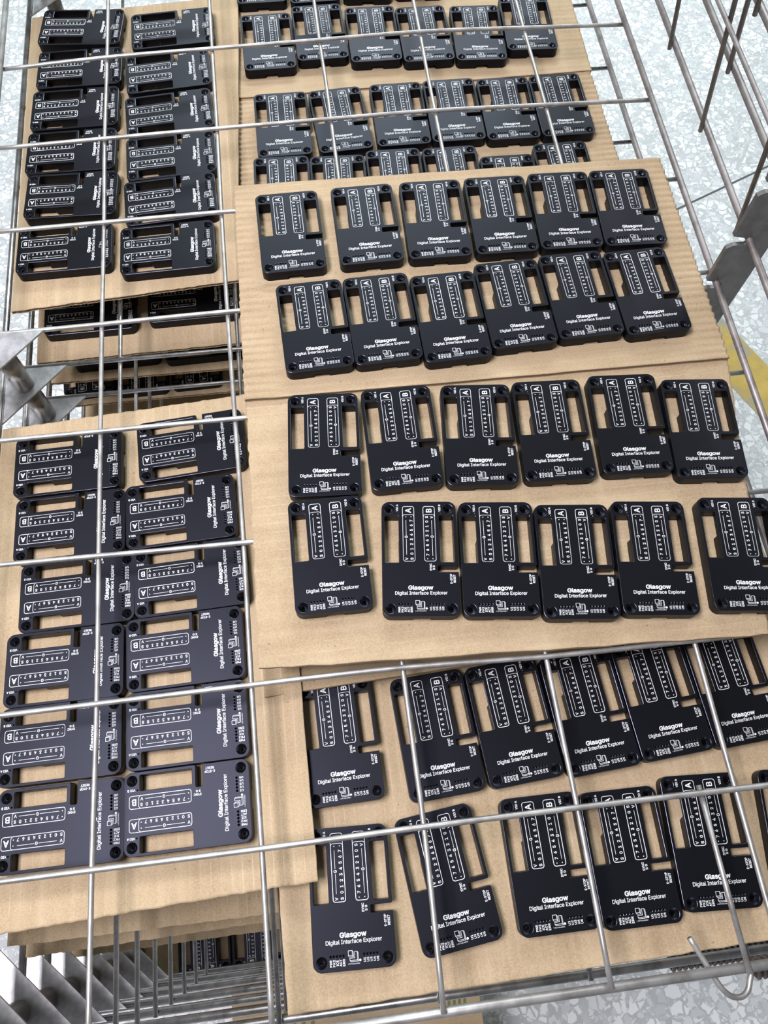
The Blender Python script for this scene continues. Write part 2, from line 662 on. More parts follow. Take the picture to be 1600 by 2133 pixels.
def comb(y, label):
    """flat upright bar with a slot for the right rim of every shelf"""
    xl, xr, sl = 548.5, 588.0, 566.0
    out = [(xr, FLOOR_Z), (xr, 330.0), (xl, 330.0)]
    stops = sorted([57.0, 117.0, 168.0, 224.0, 280.0] + [-PITCH * n for n in range(LEVELS)], reverse=True)
    for z in stops:
        out += [(xl, z + 8.5), (xl + 3, z + 7.6), (sl - 2.5, z + 4.6), (sl, z + 2), (sl, z - 1.6), (sl - 2.5, z - 3.6), (xl + 5, z - 3.2), (xl, z - 6.5)]
    out += [(xl, FLOOR_Z)]
    n = len(out)
    v = [(x, y - 2, z) for x, z in out] + [(x, y + 2, z) for x, z in out]
    f = [tuple(range(n)), tuple(reversed(range(n, 2 * n)))] + [(i, n + i, n + (i + 1) % n, (i + 1) % n) for i in range(n)]
    me = mesh_from('slotted_upright', v, f)
    bm = bmesh.new()
    bm.from_mesh(me)
    bmesh.ops.recalc_face_normals(bm, faces=bm.faces)
    bmesh.ops.triangulate(bm, faces=[q for q in bm.faces if len(q.verts) > 4])
    bm.to_mesh(me)
    bm.free()
    o = link('slotted_upright', me, M_COMB)
    tag(o, label, 'rack upright')
    return o


comb(-15, 'flat slotted steel upright holding the shelf rims at the right')


def spring(x0, x1, y, z, r, label):
    turns = int((x1 - x0) / 4.4)
    pts = []
    for i in range(turns * 10 + 1):
        a = 2 * math.pi * i / 10
        pts.append((x0 + (x1 - x0) * i / (turns * 10), y + r * math.cos(a), z + r * math.sin(a)))
    v, f = tube_data(pts, 1.5, 6)
    o = link('coil_spring', mesh_from('coil_spring', v, f, True), M_SPRING)
    tag(o, label, 'spring', 'counterweight springs of the shelves')
    return o


spring(436, 640, -560, -20, 6.0, 'dark coil spring under the front rim of the topmost lowered shelf')
spring(398, 640, -557, -76, 7.0, 'dark coil spring under the front rim one shelf lower')

hook_pts = [(396, -536, -14), (403, -551, -16), (409, -565, -17), (413, -571, -18), (418, -574.5, -19), (424, -575, -20),
            (429, -572, -20), (432, -566.5, -20), (435, -561, -20)]
hk = rod('spring_hook', densify(hook_pts, 3), 1.9, M_WIRE, None)
tag(hk, 'bent wire hook below the front rim at the right, holding the spring', 'hook')


# ------------------------------------------------------------------ cardboard sheets
def sheet(label, corners, zf, axis='x', pitch=7.6, wash=0.18, edge_wash=0.0, fine=True, thick=3.6, skew=0.4, cat='cardboard sheet', seed=1):
    """corrugated board: corners (x, y) in order front-left, front-right, back-right, back-left; zf gives its underside"""
    rnd = random.Random(seed)
    fl, fr, br, bl = [Vector(c) for c in corners]
    LX = ((fr - fl).length + (br - bl).length) / 2
    LY = ((bl - fl).length + (br - fr).length) / 2
    across = LY if axis == 'x' else LX
    ns = max(8, int(across / pitch * (8 if fine else 4)))
    na = 26 if fine else 6
    cen = (fl + fr + br + bl) / 4
    root = thing('cardboard_sheet', label, cat, 'corrugated cardboard sheets', (cen.x * MM, cen.y * MM, zf(cen.x, cen.y) * MM))
    base = Vector((cen.x, cen.y, zf(cen.x, cen.y)))
    jit = [[rnd.uniform(-1, 1) for _ in range(200)] for _ in range(4)]

    def wob(k, t):
        t = max(0.0, min(0.9999, t)) * 60
        i = int(t)
        return (jit[k][i] * (1 - (t - i)) + jit[k][i + 1] * (t - i)) * skew

    def point(u, v):
        # u across x, v across y ; edges slightly uneven as if cut by hand
        uu = u + (wob(0, v) * (1 - u) + wob(1, v) * u) / LX * (abs(u - 0.5) * 2) ** 6
        vv = v + (wob(2, u) * (1 - v) + wob(3, u) * v) / LY * (abs(v - 0.5) * 2) ** 6
        p = fl * (1 - uu) * (1 - vv) + fr * uu * (1 - vv) + br * uu * vv + bl * (1 - uu) * vv
        return p

    def surf(h, amp):
        rows = []
        for i in range(ns + 1):
            s = i / ns
            row = []
            for j in range(na + 1):
                a = j / na
                # finer sampling close to the cut ends
                a = a * a * (3 - 2 * a) if fine else a
                u, v = (a, s) if axis == 'x' else (s, a)
                p = point(u, v)
                e = max(0.0, abs(a - 0.5) * 2 - 0.72) / 0.28
                am = amp + (edge_wash * e if amp > 0 else 0)
                w = math.sin(2 * math.pi * s * across / pitch)
                ww = w if amp >= 0 else -amp * w
                z = zf(p.x, p.y) + h + (am * w if amp >= 0 else -amp * w)
                row.append((p.x - base.x, p.y - base.y, z - base.z))
            rows.append(row)
        return rows

    def slab(name, top, bot, mat):
        R, Cn = len(top), len(top[0])
        v = [q for r in top for q in r] + [q for r in bot for q in r]
        o = R * Cn
        f = []
        for i in range(R - 1):
            for j in range(Cn - 1):
                a, b, c, d = i * Cn + j, i * Cn + j + 1, (i + 1) * Cn + j + 1, (i + 1) * Cn + j
                f.append((a, b, c, d))
                f.append((o + d, o + c, o + b, o + a))
        ring = [j for j in range(Cn)] + [i * Cn + Cn - 1 for i in range(1, R)] + [(R - 1) * Cn + j for j in range(Cn - 2, -1, -1)] + [i * Cn for i in range(R - 2, 0, -1)]
        for k in range(len(ring)):
            a, b = ring[k], ring[(k + 1) % len(ring)]
            f.append((a, o + a, o + b, b))
        me = mesh_from(name, v, f, True)
        bm = bmesh.new()
        bm.from_mesh(me)
        bmesh.ops.recalc_face_normals(bm, faces=bm.faces)
        bm.to_mesh(me)
        bm.free()
        return link(name, me, mat, root)

    m = M_CARD_X if axis == 'x' else M_CARD_Y
    slab('top_liner', surf(thick, wash), surf(thick - 0.45, wash), m)
    amp = (thick - 0.9 - 0.35) / 2
    slab('fluted_core', surf(thick / 2 + 0.15, -amp), surf(thick / 2 - 0.15, -amp), M_FLUTE)
    slab('bottom_liner', surf(0.45, 0.0), surf(0.0, 0.0), m)
    return root


THICK = 3.6
WT = 2.1          # top of the cross wires above the shelf plane


def plane(a, b=0.0, c=0.0):
    return lambda x, y: a + b * x + c * y


SA = -(THICK + 0.3) / 241.0
zA = plane(WT - SA * 144, 0, SA)
zB = plane(WT)
zD = plane(WT - PITCH)
zI = plane(WT - PITCH)
SH = -0.012
zH = plane(WT - PITCH - SH * 500, 0, SH)


def zF(x, y):
    z = WT - PITCH + 0.043 * (x + 106)
    if x > 108:
        z += 7.0 * min(1.0, (x - 108) / 34.0) ** 1.5
    return z


def zG(x, y):
    return WT - PITCH + 0.032 * (x + 106)


sheet('kraft cardboard sheet on the top shelf under its two back rows of cases',
      [(123, -97.5), (544, -101), (545.5, 138), (125, 144)], zA, 'x', wash=0.12, edge_wash=0.85, seed=3, skew=0.5)
sheet('kraft cardboard sheet on the top shelf under its two front rows of cases',
      [(121, -324), (505, -343), (545, -96), (124, -92)], zB, 'x', wash=0.06, seed=4, skew=0.8)
sheet('kraft cardboard sheet at the lower right, one shelf below the top',
      [(119.5, -553), (553, -549), (549, -318), (118, -318)], zD, 'y', wash=0.03, seed=5)
sheet('kraft cardboard sheet at the lower left under twelve sideways cases',
      [(-103, -479), (149, -471), (146, -60), (-102, -68)], zF, 'y', wash=0.13, seed=6, skew=0.45)
sheet('kraft cardboard sheet at the upper left under twelve sideways cases',
      [(-101.5, 62), (119, 71), (140, 488), (-102, 482)], zG, 'y', wash=0.09, seed=7, skew=0.5)
sheet('kraft cardboard sheet at the upper right edge of the picture',
      [(126, 326), (535, 331), (541, 575), (126, 575)], zH, 'x', wash=0.10, edge_wash=0.2, seed=8)
sheet('kraft cardboard sheet partly hidden behind the top shelf sheets',
      [(126, 96), (536, 96), (534, 338), (127, 327.0)], zI, 'x', wash=0.14, edge_wash=0.8, seed=9)


sheet('kraft cardboard sheet wedged under the top shelf, its edge covering the leftmost lower right case',
      [(119, -337.5), (548, -321), (546, -108), (121, -108)], plane(-39.0 - 0.062 * 330, 0, -0.062), 'x', wash=0.05, seed=11, skew=0.3)


def zl(n):
    return plane(WT - PITCH * n)


deep = [(2, [(-98, 40), (116, 43), (118, 470), (-100, 470)], 'cardboard sheet in the left gap, two shelves below the top'),
        (3, [(-104, 52), (116, 50), (118, 470), (-103, 470)], 'cardboard sheet in the left gap, three shelves below the top'),
        (4, [(-108, 56), (116, 56), (118, 470), (-106, 470)], 'cardboard sheet in the left gap, four shelves below the top'),
        (5, [(-108, 62), (116, 62), (118, 470), (-106, 470)], 'cardboard sheet in the left gap, five shelves below the top'),
        (2, [(-96, -490), (112, -492), (114, -75), (-98, -75)], 'cardboard sheet peeping out under the lower left sheet'),
        (3, [(-103, -503), (106, -501), (112, -75), (-98, -75)], 'second cardboard sheet peeping out under the lower left sheet'),
        (5, [(-112, -516), (104, -516), (110, -75), (-98, -75)], 'cardboard sheet deep inside the rack behind the corner plates'),
        (8, [(-116, -566), (116, -566), (116, -90), (-116, -90)], 'dark cardboard sheet deepest in the rack under two upside-down cases')]
for k, (n, cs, lab) in enumerate(deep):
    sheet(lab, cs, zl(n), 'y', wash=0.08, fine=False, seed=20 + k)

# ------------------------------------------------------------------ carton standing on the floor under the rack
cb = thing('carton', 'kraft carton with olive green print on the floor under the front rim', 'carton', None, (0.16, -0.56, FLOOR_Z * MM))


def cbox(name, x0, y0, z0, x1, y1, z1, mat):
    return link(name, box_mesh(name, x0, y0, z0, x1, y1, z1), mat, cb)


cbox('body', -170, -190, 0, 152, 190, 176, M_CARD_X)
cbox('front_flap', -171, -190, 176.2, 153, -1, 179.5, M_CARD_X)
cbox('back_flap', -171, 1, 176.2, 153, 190, 179.5, M_CARD_X)
for gx in (108, 115, 122, 129):
    v, f = prism([(gx, -112), (gx + 4, -112), (gx + 8, -76), (gx + 4, -76)], 179.6, 179.9)
    link('printed_bar', mesh_from('printed_bar', v, f), M_GREEN, cb)
for gx in (-120, -108, -96, -84, -72):
    v, f = prism([(gx, -112), (gx + 5, -112), (gx + 9, -76), (gx + 4, -76)], 179.6, 179.9)
    link('printed_bar', mesh_from('printed_bar', v, f), M_GREEN, cb)

CASES = [
    ('c11', 'A', 174.9, 71.6, 0.9), ('c12', 'A', 245.4, 73.1, 0.48), ('c13', 'A', 309.2, 72.6, -1.2), ('c14', 'A', 371.0, 71.6, -1.35),
    ('c15', 'A', 431.9, 70.7, -2.29), ('c16', 'A', 491.6, 68.3, -2.38), ('c21', 'A', 187.5, -35.2, 1.95), ('c22', 'A', 246.5, -34.1, 1.63),
    ('c23', 'A', 306.0, -38.2, 1.28), ('c24', 'A', 365.2, -30.6, 1.5), ('c25', 'A', 425.0, -27.3, 1.11), ('c26', 'A', 484.6, -29.6, 1.33),
    ('c31', 'B', 185.3, -149.4, -3.85), ('c32', 'B', 248.6, -149.9, -0.37), ('c33', 'B', 312.1, -154.3, -4.97), ('c34', 'B', 373.7, -157.0, -2.94),
    ('c35', 'B', 438.1, -158.2, -3.59), ('c36', 'B', 498.3, -169.2, -5.18), ('c41', 'B', 180.6, -244.3, -0.54), ('c42', 'B', 249.2, -255.2, -6.27),
    ('c43', 'B', 309.1, -262.4, -6.26), ('c44', 'B', 368.3, -271.2, -6.07), ('c45', 'B', 428.7, -275.3, -6.56), ('c46', 'B', 498.3, -279.8, -6.49),
    ('d11', 'D', 173.4, -375.7, 1.22), ('d12', 'D', 248.2, -379.9, 3.21), ('d13', 'D', 308.7, -377.3, 3.83), ('d14', 'D', 369.4, -376.3, 3.51),
    ('d15', 'D', 428.6, -372.2, 3.76), ('d16', 'D', 488.0, -369.6, 3.44), ('e1', 'D', 170.7, -483.8, -2.12), ('e2', 'D', 241.0, -480.8, 6.43),
    ('e3', 'D', 315.9, -479.5, -0.48), ('e4', 'D', 376.0, -482.6, -0.86), ('e5', 'D', 437.8, -479.4, -3.0), ('e6', 'D', 510.5, -484.7, -6.56),
    ('f11', 'F', -37.1, -114.7, 89.86), ('f12', 'F', 69.9, -112.2, 92.65), ('f21', 'F', -33.7, -174.8, 89.79), ('f22', 'F', 59.4, -174.0, 91.04),
    ('f31', 'F', -26.1, -235.0, 90.04), ('f32', 'F', 66.3, -233.7, 90.99), ('f41', 'F', -34.4, -293.6, 89.39), ('f42', 'F', 60.1, -292.6, 90.63),
    ('f51', 'F', -35.6, -351.8, 89.73), ('f52', 'F', 60.1, -351.6, 90.05), ('f61', 'F', -33.6, -411.6, 89.64), ('f62', 'F', 58.8, -410.6, 89.91),
    ('g11', 'G', -39.6, 442.7, 83.17), ('g12', 'G', 63.4, 426.5, 91.14), ('g21', 'G', -39.9, 376.6, 88.17), ('g22', 'G', 57.5, 358.5, 92.38),
    ('g31', 'G', -43.4, 314.6, 88.48), ('g32', 'G', 57.6, 294.9, 92.93), ('g41', 'G', -45.7, 253.0, 88.15), ('g42', 'G', 58.4, 232.7, 91.07),
    ('g51', 'G', -43.8, 192.8, 87.01), ('g52', 'G', 56.8, 173.7, 92.29), ('g61', 'G', -48.5, 125.1, 89.15), ('g62', 'G', 52.7, 111.8, 89.85),
    ('h11', 'H', 167.3, 513.8, -0.22), ('h12', 'H', 229.0, 509.3, 0.8), ('h21', 'H', 169.5, 400.7, 0.4), ('h22', 'H', 229.4, 411.1, 0.9),
    ('h23', 'H', 290.3, 402.3, -0.47), ('h24', 'H', 349.5, 397.1, -0.11), ('h25', 'H', 411.4, 392.7, -3.35), ('h26', 'H', 472.3, 404.0, -2.81),
    ('i1', 'I', 176.9, 272.1, -0.23), ('i2', 'I', 239.5, 273.0, 3.36), ('i3', 'I', 304.8, 274.8, -0.26), ('i4', 'I', 364.6, 275.3, -0.44),
    ('i5', 'I', 424.7, 271.9, -1.05), ('i6', 'I', 484.6, 271.6, -0.13), ('j1', 'I', 170.4, 178.4, -1.54), ('j2', 'I', 228.8, 174.2, -2.25),
    ('j3', 'I', 289.0, 177.3, -1.09), ('j4', 'I', 349.7, 174.7, -0.34), ('j5', 'I', 408.8, 156.6, -1.17), ('j6', 'I', 469.2, 169.2, -0.29),
    ('h13', 'H', 294.3, 512.9, -3.21), ('h14', 'H', 355.9, 514.6, -2.15),
]
GLYPHS = {
    '-': (453, [[337,244,337,188,114,188,114,244]]),
    '0': (453, [[227,-7,191,-3,158,7,130,24,105,48,85,77,69,113,57,155,50,202,48,254,50,306,57,353,69,395,85,431,106,461,130,484,159,502,191,512,227,516,262,512,295,502,323,484,348,461,368,431,384,395,396,353,403,306,405,254,403,202,396,155,384,113,368,77,348,48,323,24,295,7,263,-3],[227,50,250,52,271,60,290,74,306,92,320,116,330,144,338,176,342,213,344,254,342,295,338,332,330,365,320,393,306,416,290,435,271,449,250,457,227,460,203,457,182,449,163,435,147,416,134,393,123,365,115,332,111,295,109,254,111,213,115,176,123,144,134,116,147,92,163,74,182,60,203,52]]),
    '1': (453, [[76,0,76,55,391,55,391,0],[276,509,276,0,212,0,212,448,209,448,86,358,86,427,198,509]]),
    '2': (453, [[64,0,64,47,234,229,252,248,268,266,282,282,294,298,303,312,311,327,316,341,319,356,320,371,319,389,315,405,308,419,298,431,287,441,273,449,258,455,241,458,224,460,205,458,188,454,172,447,159,438,148,427,139,413,132,398,128,381,127,362,66,362,68,391,75,418,86,442,102,464,121,482,143,496,168,507,196,513,225,516,254,513,281,507,306,497,328,482,346,465,361,445,372,423,379,398,381,372,380,354,377,336,371,318,363,299,351,280,336,259,317,235,294,209,267,180,153,60,153,57,389,57,389,0]]),
    '3': (453, [[218,-7,188,-5,159,1,133,10,108,22,88,38,70,57,57,79,48,104,44,132,109,132,112,115,118,100,126,87,137,76,150,66,165,59,182,54,200,51,219,50,239,51,258,55,275,61,291,69,304,80,315,93,323,108,328,125,329,145,328,163,323,180,316,196,306,211,292,223,275,234,254,241,229,246,201,248,157,248,157,299,288,448,288,452,70,452,70,509,372,509,372,461,211,278,211,289,247,290,279,286,308,276,333,262,354,244,371,222,383,198,391,173,393,145,390,116,383,90,370,66,354,45,333,27,309,12,281,2,251,-5]]),
    '4': (453, [[40,105,40,158,247,509,311,509,109,166,109,163,413,163,413,105],[282,0,282,121,282,146,282,318,343,318,343,0]]),
    '5': (453, [[221,-7,192,-5,165,1,140,11,118,25,99,41,83,60,71,82,63,105,60,130,122,130,125,115,130,102,138,89,148,78,160,68,173,60,188,54,204,51,221,50,241,51,259,56,276,64,291,75,304,89,314,104,322,122,326,141,328,162,326,183,321,203,314,221,303,237,290,251,275,262,257,270,238,275,218,277,201,276,184,273,167,268,152,262,139,255,128,246,67,253,96,509,366,509,366,452,151,452,134,301,136,301,148,311,162,318,178,325,194,330,212,333,229,334,252,332,274,328,294,321,313,311,330,299,345,285,358,269,370,251,379,231,386,210,390,187,391,163,388,132,381,102,369,76,352,52,332,32,309,15,282,3,253,-4]]),
    '6': (453, [[226,-7,196,-4,168,3,142,15,119,31,100,51,84,74,73,101,66,130,64,162,65,187,71,212,80,239,93,268,112,302,137,340,252,509,322,509,151,261,145,261,151,270,157,279,165,288,174,295,184,302,196,307,208,311,221,313,235,314,265,312,291,305,316,295,337,280,355,262,370,240,380,215,387,187,389,157,387,127,379,98,368,73,352,50,333,30,310,14,284,3,257,-4],[226,48,245,50,263,55,279,63,293,73,304,86,314,101,322,119,326,137,327,157,326,178,322,196,314,213,304,228,293,241,279,251,263,259,245,264,226,265,207,264,190,259,174,252,160,241,148,229,138,214,131,197,126,179,125,158,126,138,131,119,138,102,148,86,160,73,174,63,190,55,207,50]]),
    '7': (453, [[97,0,323,448,323,452,62,452,62,509,391,509,391,449,165,0]]),
    '8': (453, [[226,-7,193,-5,163,1,136,11,111,25,91,42,74,62,62,84,54,109,52,135,53,156,58,176,65,195,75,212,87,228,101,241,117,252,134,260,153,265,153,267,129,276,109,289,93,308,80,330,73,354,70,380,73,405,79,429,90,450,106,469,124,485,146,498,170,508,197,514,226,516,255,514,282,508,306,498,328,485,346,469,361,450,373,429,379,405,382,380,379,354,372,330,359,308,343,289,323,276,300,267,300,265,319,260,335,252,351,241,365,228,377,212,387,195,395,176,399,156,401,135,398,109,391,84,378,62,362,42,341,25,317,11,289,1,259,-5],[226,49,248,50,267,54,285,60,300,69,313,79,323,91,331,106,335,121,337,139,335,157,330,173,322,189,312,202,298,213,283,223,265,230,247,234,226,235,206,234,187,230,169,223,154,213,140,202,130,189,122,173,117,157,115,139,117,121,121,106,129,91,139,79,152,69,167,60,185,54,205,50],[226,290,244,291,260,294,274,300,287,308,298,318,307,330,314,344,318,359,319,376,318,392,314,407,308,420,299,432,288,442,275,449,260,455,244,459,226,460,208,459,192,455,177,449,164,442,153,432,145,420,138,407,134,392,133,376,134,359,138,344,145,330,154,318,165,308,178,300,193,294,209,291]]),
    '9': (453, [[226,516,256,513,285,506,310,494,333,478,352,458,368,434,380,408,387,378,389,347,387,322,382,296,373,270,359,240,340,207,315,168,200,0,130,0,301,248,307,248,302,238,295,229,287,221,278,214,268,207,257,202,245,198,232,195,218,195,188,197,161,203,137,214,116,229,98,247,83,269,72,294,66,321,64,352,66,382,73,411,85,436,101,459,120,479,143,494,168,506,196,513],[226,460,207,459,190,454,174,446,160,435,148,423,138,407,131,390,127,372,125,352,127,331,131,313,138,295,148,280,160,268,174,257,190,250,207,245,226,243,245,245,263,249,279,257,293,267,305,280,314,295,322,312,326,330,327,350,326,371,322,390,314,407,305,422,293,435,279,446,263,454,245,459]]),
    'A': (479, [[16,0,201,509,276,509,463,0,395,0,287,302,280,323,272,346,264,372,255,402,244,438,232,478,245,478,233,437,222,402,213,371,204,345,197,322,191,302,85,0],[110,142,110,199,370,199,370,142]]),
    'B': (456, [[60,0,60,509,241,509,274,507,304,501,329,491,350,477,367,461,381,442,390,421,396,398,398,374,397,353,393,336,387,320,378,307,368,295,356,286,343,278,329,272,315,267,315,262,331,260,347,254,363,245,378,234,391,220,402,203,411,184,416,161,418,136,416,111,410,88,400,67,386,48,368,31,344,18,317,8,284,2,247,0],[125,57,245,57,281,60,309,67,330,80,344,96,353,115,355,137,354,153,350,169,342,184,333,197,320,209,306,218,289,225,269,229,248,231,125,231],[125,285,238,285,256,287,273,290,288,296,302,304,314,314,323,326,330,340,335,355,336,372,333,393,326,412,313,429,294,442,270,449,240,452,125,452]]),
    'C': (510, [[267,-7,225,-3,186,7,150,25,119,49,92,79,70,115,53,157,44,203,40,254,44,305,53,352,70,393,92,429,119,459,150,484,186,501,225,512,267,516,293,514,317,511,340,504,362,496,383,485,402,471,419,456,435,438,448,418,459,397,467,373,473,348,408,348,404,365,397,380,389,395,380,407,369,418,357,428,344,437,330,444,315,449,300,453,284,455,267,456,237,453,209,445,184,432,161,414,141,391,125,364,113,332,106,295,103,254,106,213,113,177,125,145,141,117,161,94,184,76,210,63,237,56,267,53,284,54,300,56,315,60,330,65,344,72,357,81,369,90,380,102,389,114,397,128,404,144,408,160,473,160,467,135,459,112,448,91,435,71,420,53,402,38,383,24,363,13,341,5,317,-2,293,-6]]),
    'D': (502, [[219,0,96,0,96,57,215,57,254,60,288,68,318,81,343,99,363,122,379,149,390,181,397,216,399,255,397,294,390,329,379,361,364,388,344,410,320,428,291,441,258,449,221,452,93,452,93,509,225,509,273,505,315,495,353,478,385,455,412,426,433,391,449,351,458,306,462,255,458,205,449,159,433,119,411,83,384,54,351,31,312,14,268,3],[125,509,125,0,60,0,60,509]]),
    'E': (418, [[60,0,60,509,372,509,372,452,125,452,125,286,355,286,355,229,125,229,125,57,375,57,375,0]]),
    'F': (410, [[60,0,60,509,369,509,369,452,125,452,125,278,346,278,346,221,125,221,125,0]]),
    'G': (520, [[269,-7,225,-3,185,7,149,25,118,49,91,79,69,116,53,157,43,203,40,254,43,305,53,352,69,393,91,429,117,459,149,484,184,501,223,512,265,516,291,514,316,510,340,504,363,494,384,483,403,469,421,453,436,436,449,416,460,395,468,373,474,349,408,349,402,365,395,379,387,393,378,406,368,417,356,427,344,436,330,443,315,448,300,453,283,455,265,456,236,453,209,445,183,432,160,414,141,392,125,364,113,332,106,295,103,254,106,213,113,177,125,145,141,117,161,95,184,76,210,63,238,56,269,53,296,55,322,61,345,71,365,85,382,102,396,123,407,147,413,173,415,202,434,199,283,199,283,256,478,256,478,200,475,160,466,124,451,91,431,62,406,38,377,19,344,5,308,-4]]),
    'I': (300, [[31,0,31,57,118,57,118,452,31,452,31,509,269,509,269,452,183,452,183,57,269,57,269,0]]),
    'N': (523, [[60,0,60,509,136,509,343,183,349,174,355,163,363,151,371,137,379,122,388,107,396,90,405,73,414,55,405,54,403,72,402,90,401,108,400,126,399,142,399,157,399,195,399,509,463,509,463,0,387,0,202,290,177,331,168,346,159,363,148,381,108,452,119,454,122,384,124,328,125,291,125,0]]),
    'O': (533, [[267,-7,225,-3,186,7,150,25,119,49,92,79,70,115,53,157,44,203,40,254,44,305,53,352,70,393,92,429,119,459,150,484,186,501,225,512,267,516,309,512,348,501,384,484,415,459,442,429,464,393,480,352,490,305,493,254,490,203,480,157,464,115,442,79,415,49,384,25,348,7,309,-3],[267,53,296,55,324,63,349,76,372,94,392,116,408,144,420,176,428,213,430,254,428,295,420,332,408,365,392,392,372,415,349,433,324,446,296,453,267,456,237,453,210,445,184,433,161,415,142,392,125,364,113,332,106,295,103,254,106,213,113,176,125,144,142,117,161,94,184,76,210,63,237,55]]),
    'P': (444, [[60,0,60,509,235,509,272,506,305,499,332,487,356,471,375,452,390,430,400,404,407,377,409,348,407,318,400,291,390,265,375,243,356,223,332,207,305,195,272,188,235,186,109,186,109,242,233,242,257,244,279,248,297,256,312,266,324,279,333,294,339,310,343,328,344,348,343,367,339,385,333,402,324,416,312,428,297,439,279,446,257,451,232,452,125,452,125,0]]),
    'Q': (533, [[245,159,313,159,369,85,384,65,468,-48,401,-48,346,27,331,46],[267,-7,225,-3,186,7,150,25,119,49,92,79,70,115,53,157,44,203,40,254,44,305,53,352,70,393,92,429,119,459,150,484,186,501,225,512,267,516,309,512,348,501,384,484,415,459,442,429,464,393,480,352,490,305,493,254,490,203,480,157,464,115,442,79,415,49,384,25,348,7,309,-3],[267,53,296,55,324,63,349,76,372,94,392,116,408,144,420,176,428,213,430,254,428,295,420,332,408,365,392,392,372,415,349,433,324,446,296,453,267,456,237,453,210,445,184,433,161,415,142,392,125,364,113,332,106,295,103,254,106,213,113,176,125,144,142,117,161,94,184,76,210,63,237,55]]),
    'R': (449, [[60,0,60,509,236,509,273,506,305,500,333,489,356,473,376,455,390,433,401,408,407,381,409,352,407,323,401,296,390,271,376,250,356,232,333,217,305,206,273,200,236,198,96,198,96,255,234,255,258,256,280,260,298,267,313,276,325,287,334,300,340,316,344,333,345,352,344,371,340,389,334,405,325,419,313,430,298,440,279,446,258,451,233,452,125,452,125,0],[353,0,230,229,303,229,428,0]]),
    'S': (446, [[224,-9,188,-7,156,-1,128,9,102,23,81,40,64,60,51,83,42,109,38,137,104,137,108,118,114,102,123,88,136,76,150,66,166,59,185,53,204,50,224,49,246,50,267,54,286,60,303,69,317,79,329,92,338,106,344,122,346,139,344,154,340,168,332,179,322,189,310,197,296,205,280,211,263,217,245,222,184,239,145,253,112,269,86,289,67,313,56,341,52,372,54,400,62,425,75,448,92,468,113,484,138,498,165,508,195,514,227,516,259,514,289,508,316,498,340,484,360,468,377,449,390,427,398,403,401,378,337,378,332,402,320,421,302,437,280,449,254,456,225,459,204,457,185,454,167,448,152,440,139,430,129,418,121,405,117,391,115,376,117,359,122,345,131,334,142,324,155,315,169,308,184,302,198,297,212,293,264,279,279,275,295,270,312,264,328,256,344,248,359,238,372,226,384,213,395,198,402,180,407,161,408,139,406,112,399,87,386,64,370,43,349,25,323,11,294,0,261,-7]]),
    'T': (448, [[32,452,32,509,417,509,417,452,257,452,257,0,193,0,193,452]]),
    'U': (517, [[259,-8,220,-6,186,2,154,15,126,33,103,55,85,80,71,108,63,140,60,173,60,509,124,509,124,178,126,155,132,133,141,113,153,95,169,80,187,68,208,59,232,53,259,52,285,53,309,59,331,68,349,80,364,95,377,113,385,133,391,155,393,178,393,509,457,509,457,173,454,140,446,108,433,80,414,55,391,33,363,15,332,2,297,-6]]),
    'V': (479, [[204,0,16,509,84,509,192,206,199,187,207,164,215,137,225,106,236,71,248,31,235,31,247,71,257,107,267,138,276,165,283,187,290,206,395,509,463,509,278,0]]),
    'W': (686, [[155,0,16,509,82,509,163,196,167,179,172,162,175,145,187,94,190,76,194,58,197,40,189,40,193,58,196,76,200,94,203,111,207,128,211,145,224,196,306,509,380,509,462,196,466,179,470,162,474,145,486,94,490,76,494,58,497,40,488,40,492,58,495,76,499,94,503,111,506,128,510,145,523,196,603,509,670,509,530,0,455,0,368,323,362,345,357,368,351,391,346,417,341,445,336,475,350,475,345,446,340,420,335,395,330,371,324,347,318,323,230,0]]),
    'X': (474, [[18,0,217,284,217,236,29,509,104,509,178,400,188,386,196,373,204,361,211,350,217,340,223,329,230,318,236,305,243,292,232,292,252,329,258,339,265,350,272,361,298,400,374,509,446,509,259,239,259,287,456,0,382,0,292,129,268,165,262,175,256,185,250,195,244,206,237,218,230,231,244,231,238,219,231,207,225,196,219,186,213,176,206,166,182,129,91,0]]),
    'Y': (472, [[203,0,203,208,16,509,91,509,192,344,203,327,213,309,222,292,231,274,240,254,250,230,224,230,233,254,242,275,251,293,260,310,270,327,280,344,381,509,455,509,268,208,268,0]]),
    'a': (389, [[160,-9,137,-7,115,-3,94,5,76,15,60,29,48,45,38,63,32,84,30,108,32,128,36,146,43,161,53,174,64,184,78,193,92,200,108,206,125,211,143,214,161,217,178,220,234,227,247,229,257,231,265,235,271,240,274,246,276,255,276,257,275,272,272,285,267,297,260,307,251,315,240,322,227,327,212,330,196,331,178,330,163,327,149,322,137,316,127,309,118,301,110,292,104,283,100,274,41,291,51,313,64,331,79,346,95,358,114,368,133,375,153,380,173,383,194,384,208,384,223,382,239,379,255,375,271,369,286,360,300,350,312,336,322,320,330,301,335,278,337,251,337,0,277,0,277,52,272,52,267,43,260,34,252,25,242,16,229,8,215,1,199,-4,181,-7],[170,45,192,47,211,51,228,59,242,68,254,80,263,93,270,108,274,122,276,138,276,190,272,187,267,184,259,182,251,180,241,178,231,176,200,171,175,168,161,166,147,163,134,159,122,153,112,147,103,139,97,130,93,118,92,105,93,93,96,82,102,72,109,64,119,57,130,52,142,48,156,46]]),
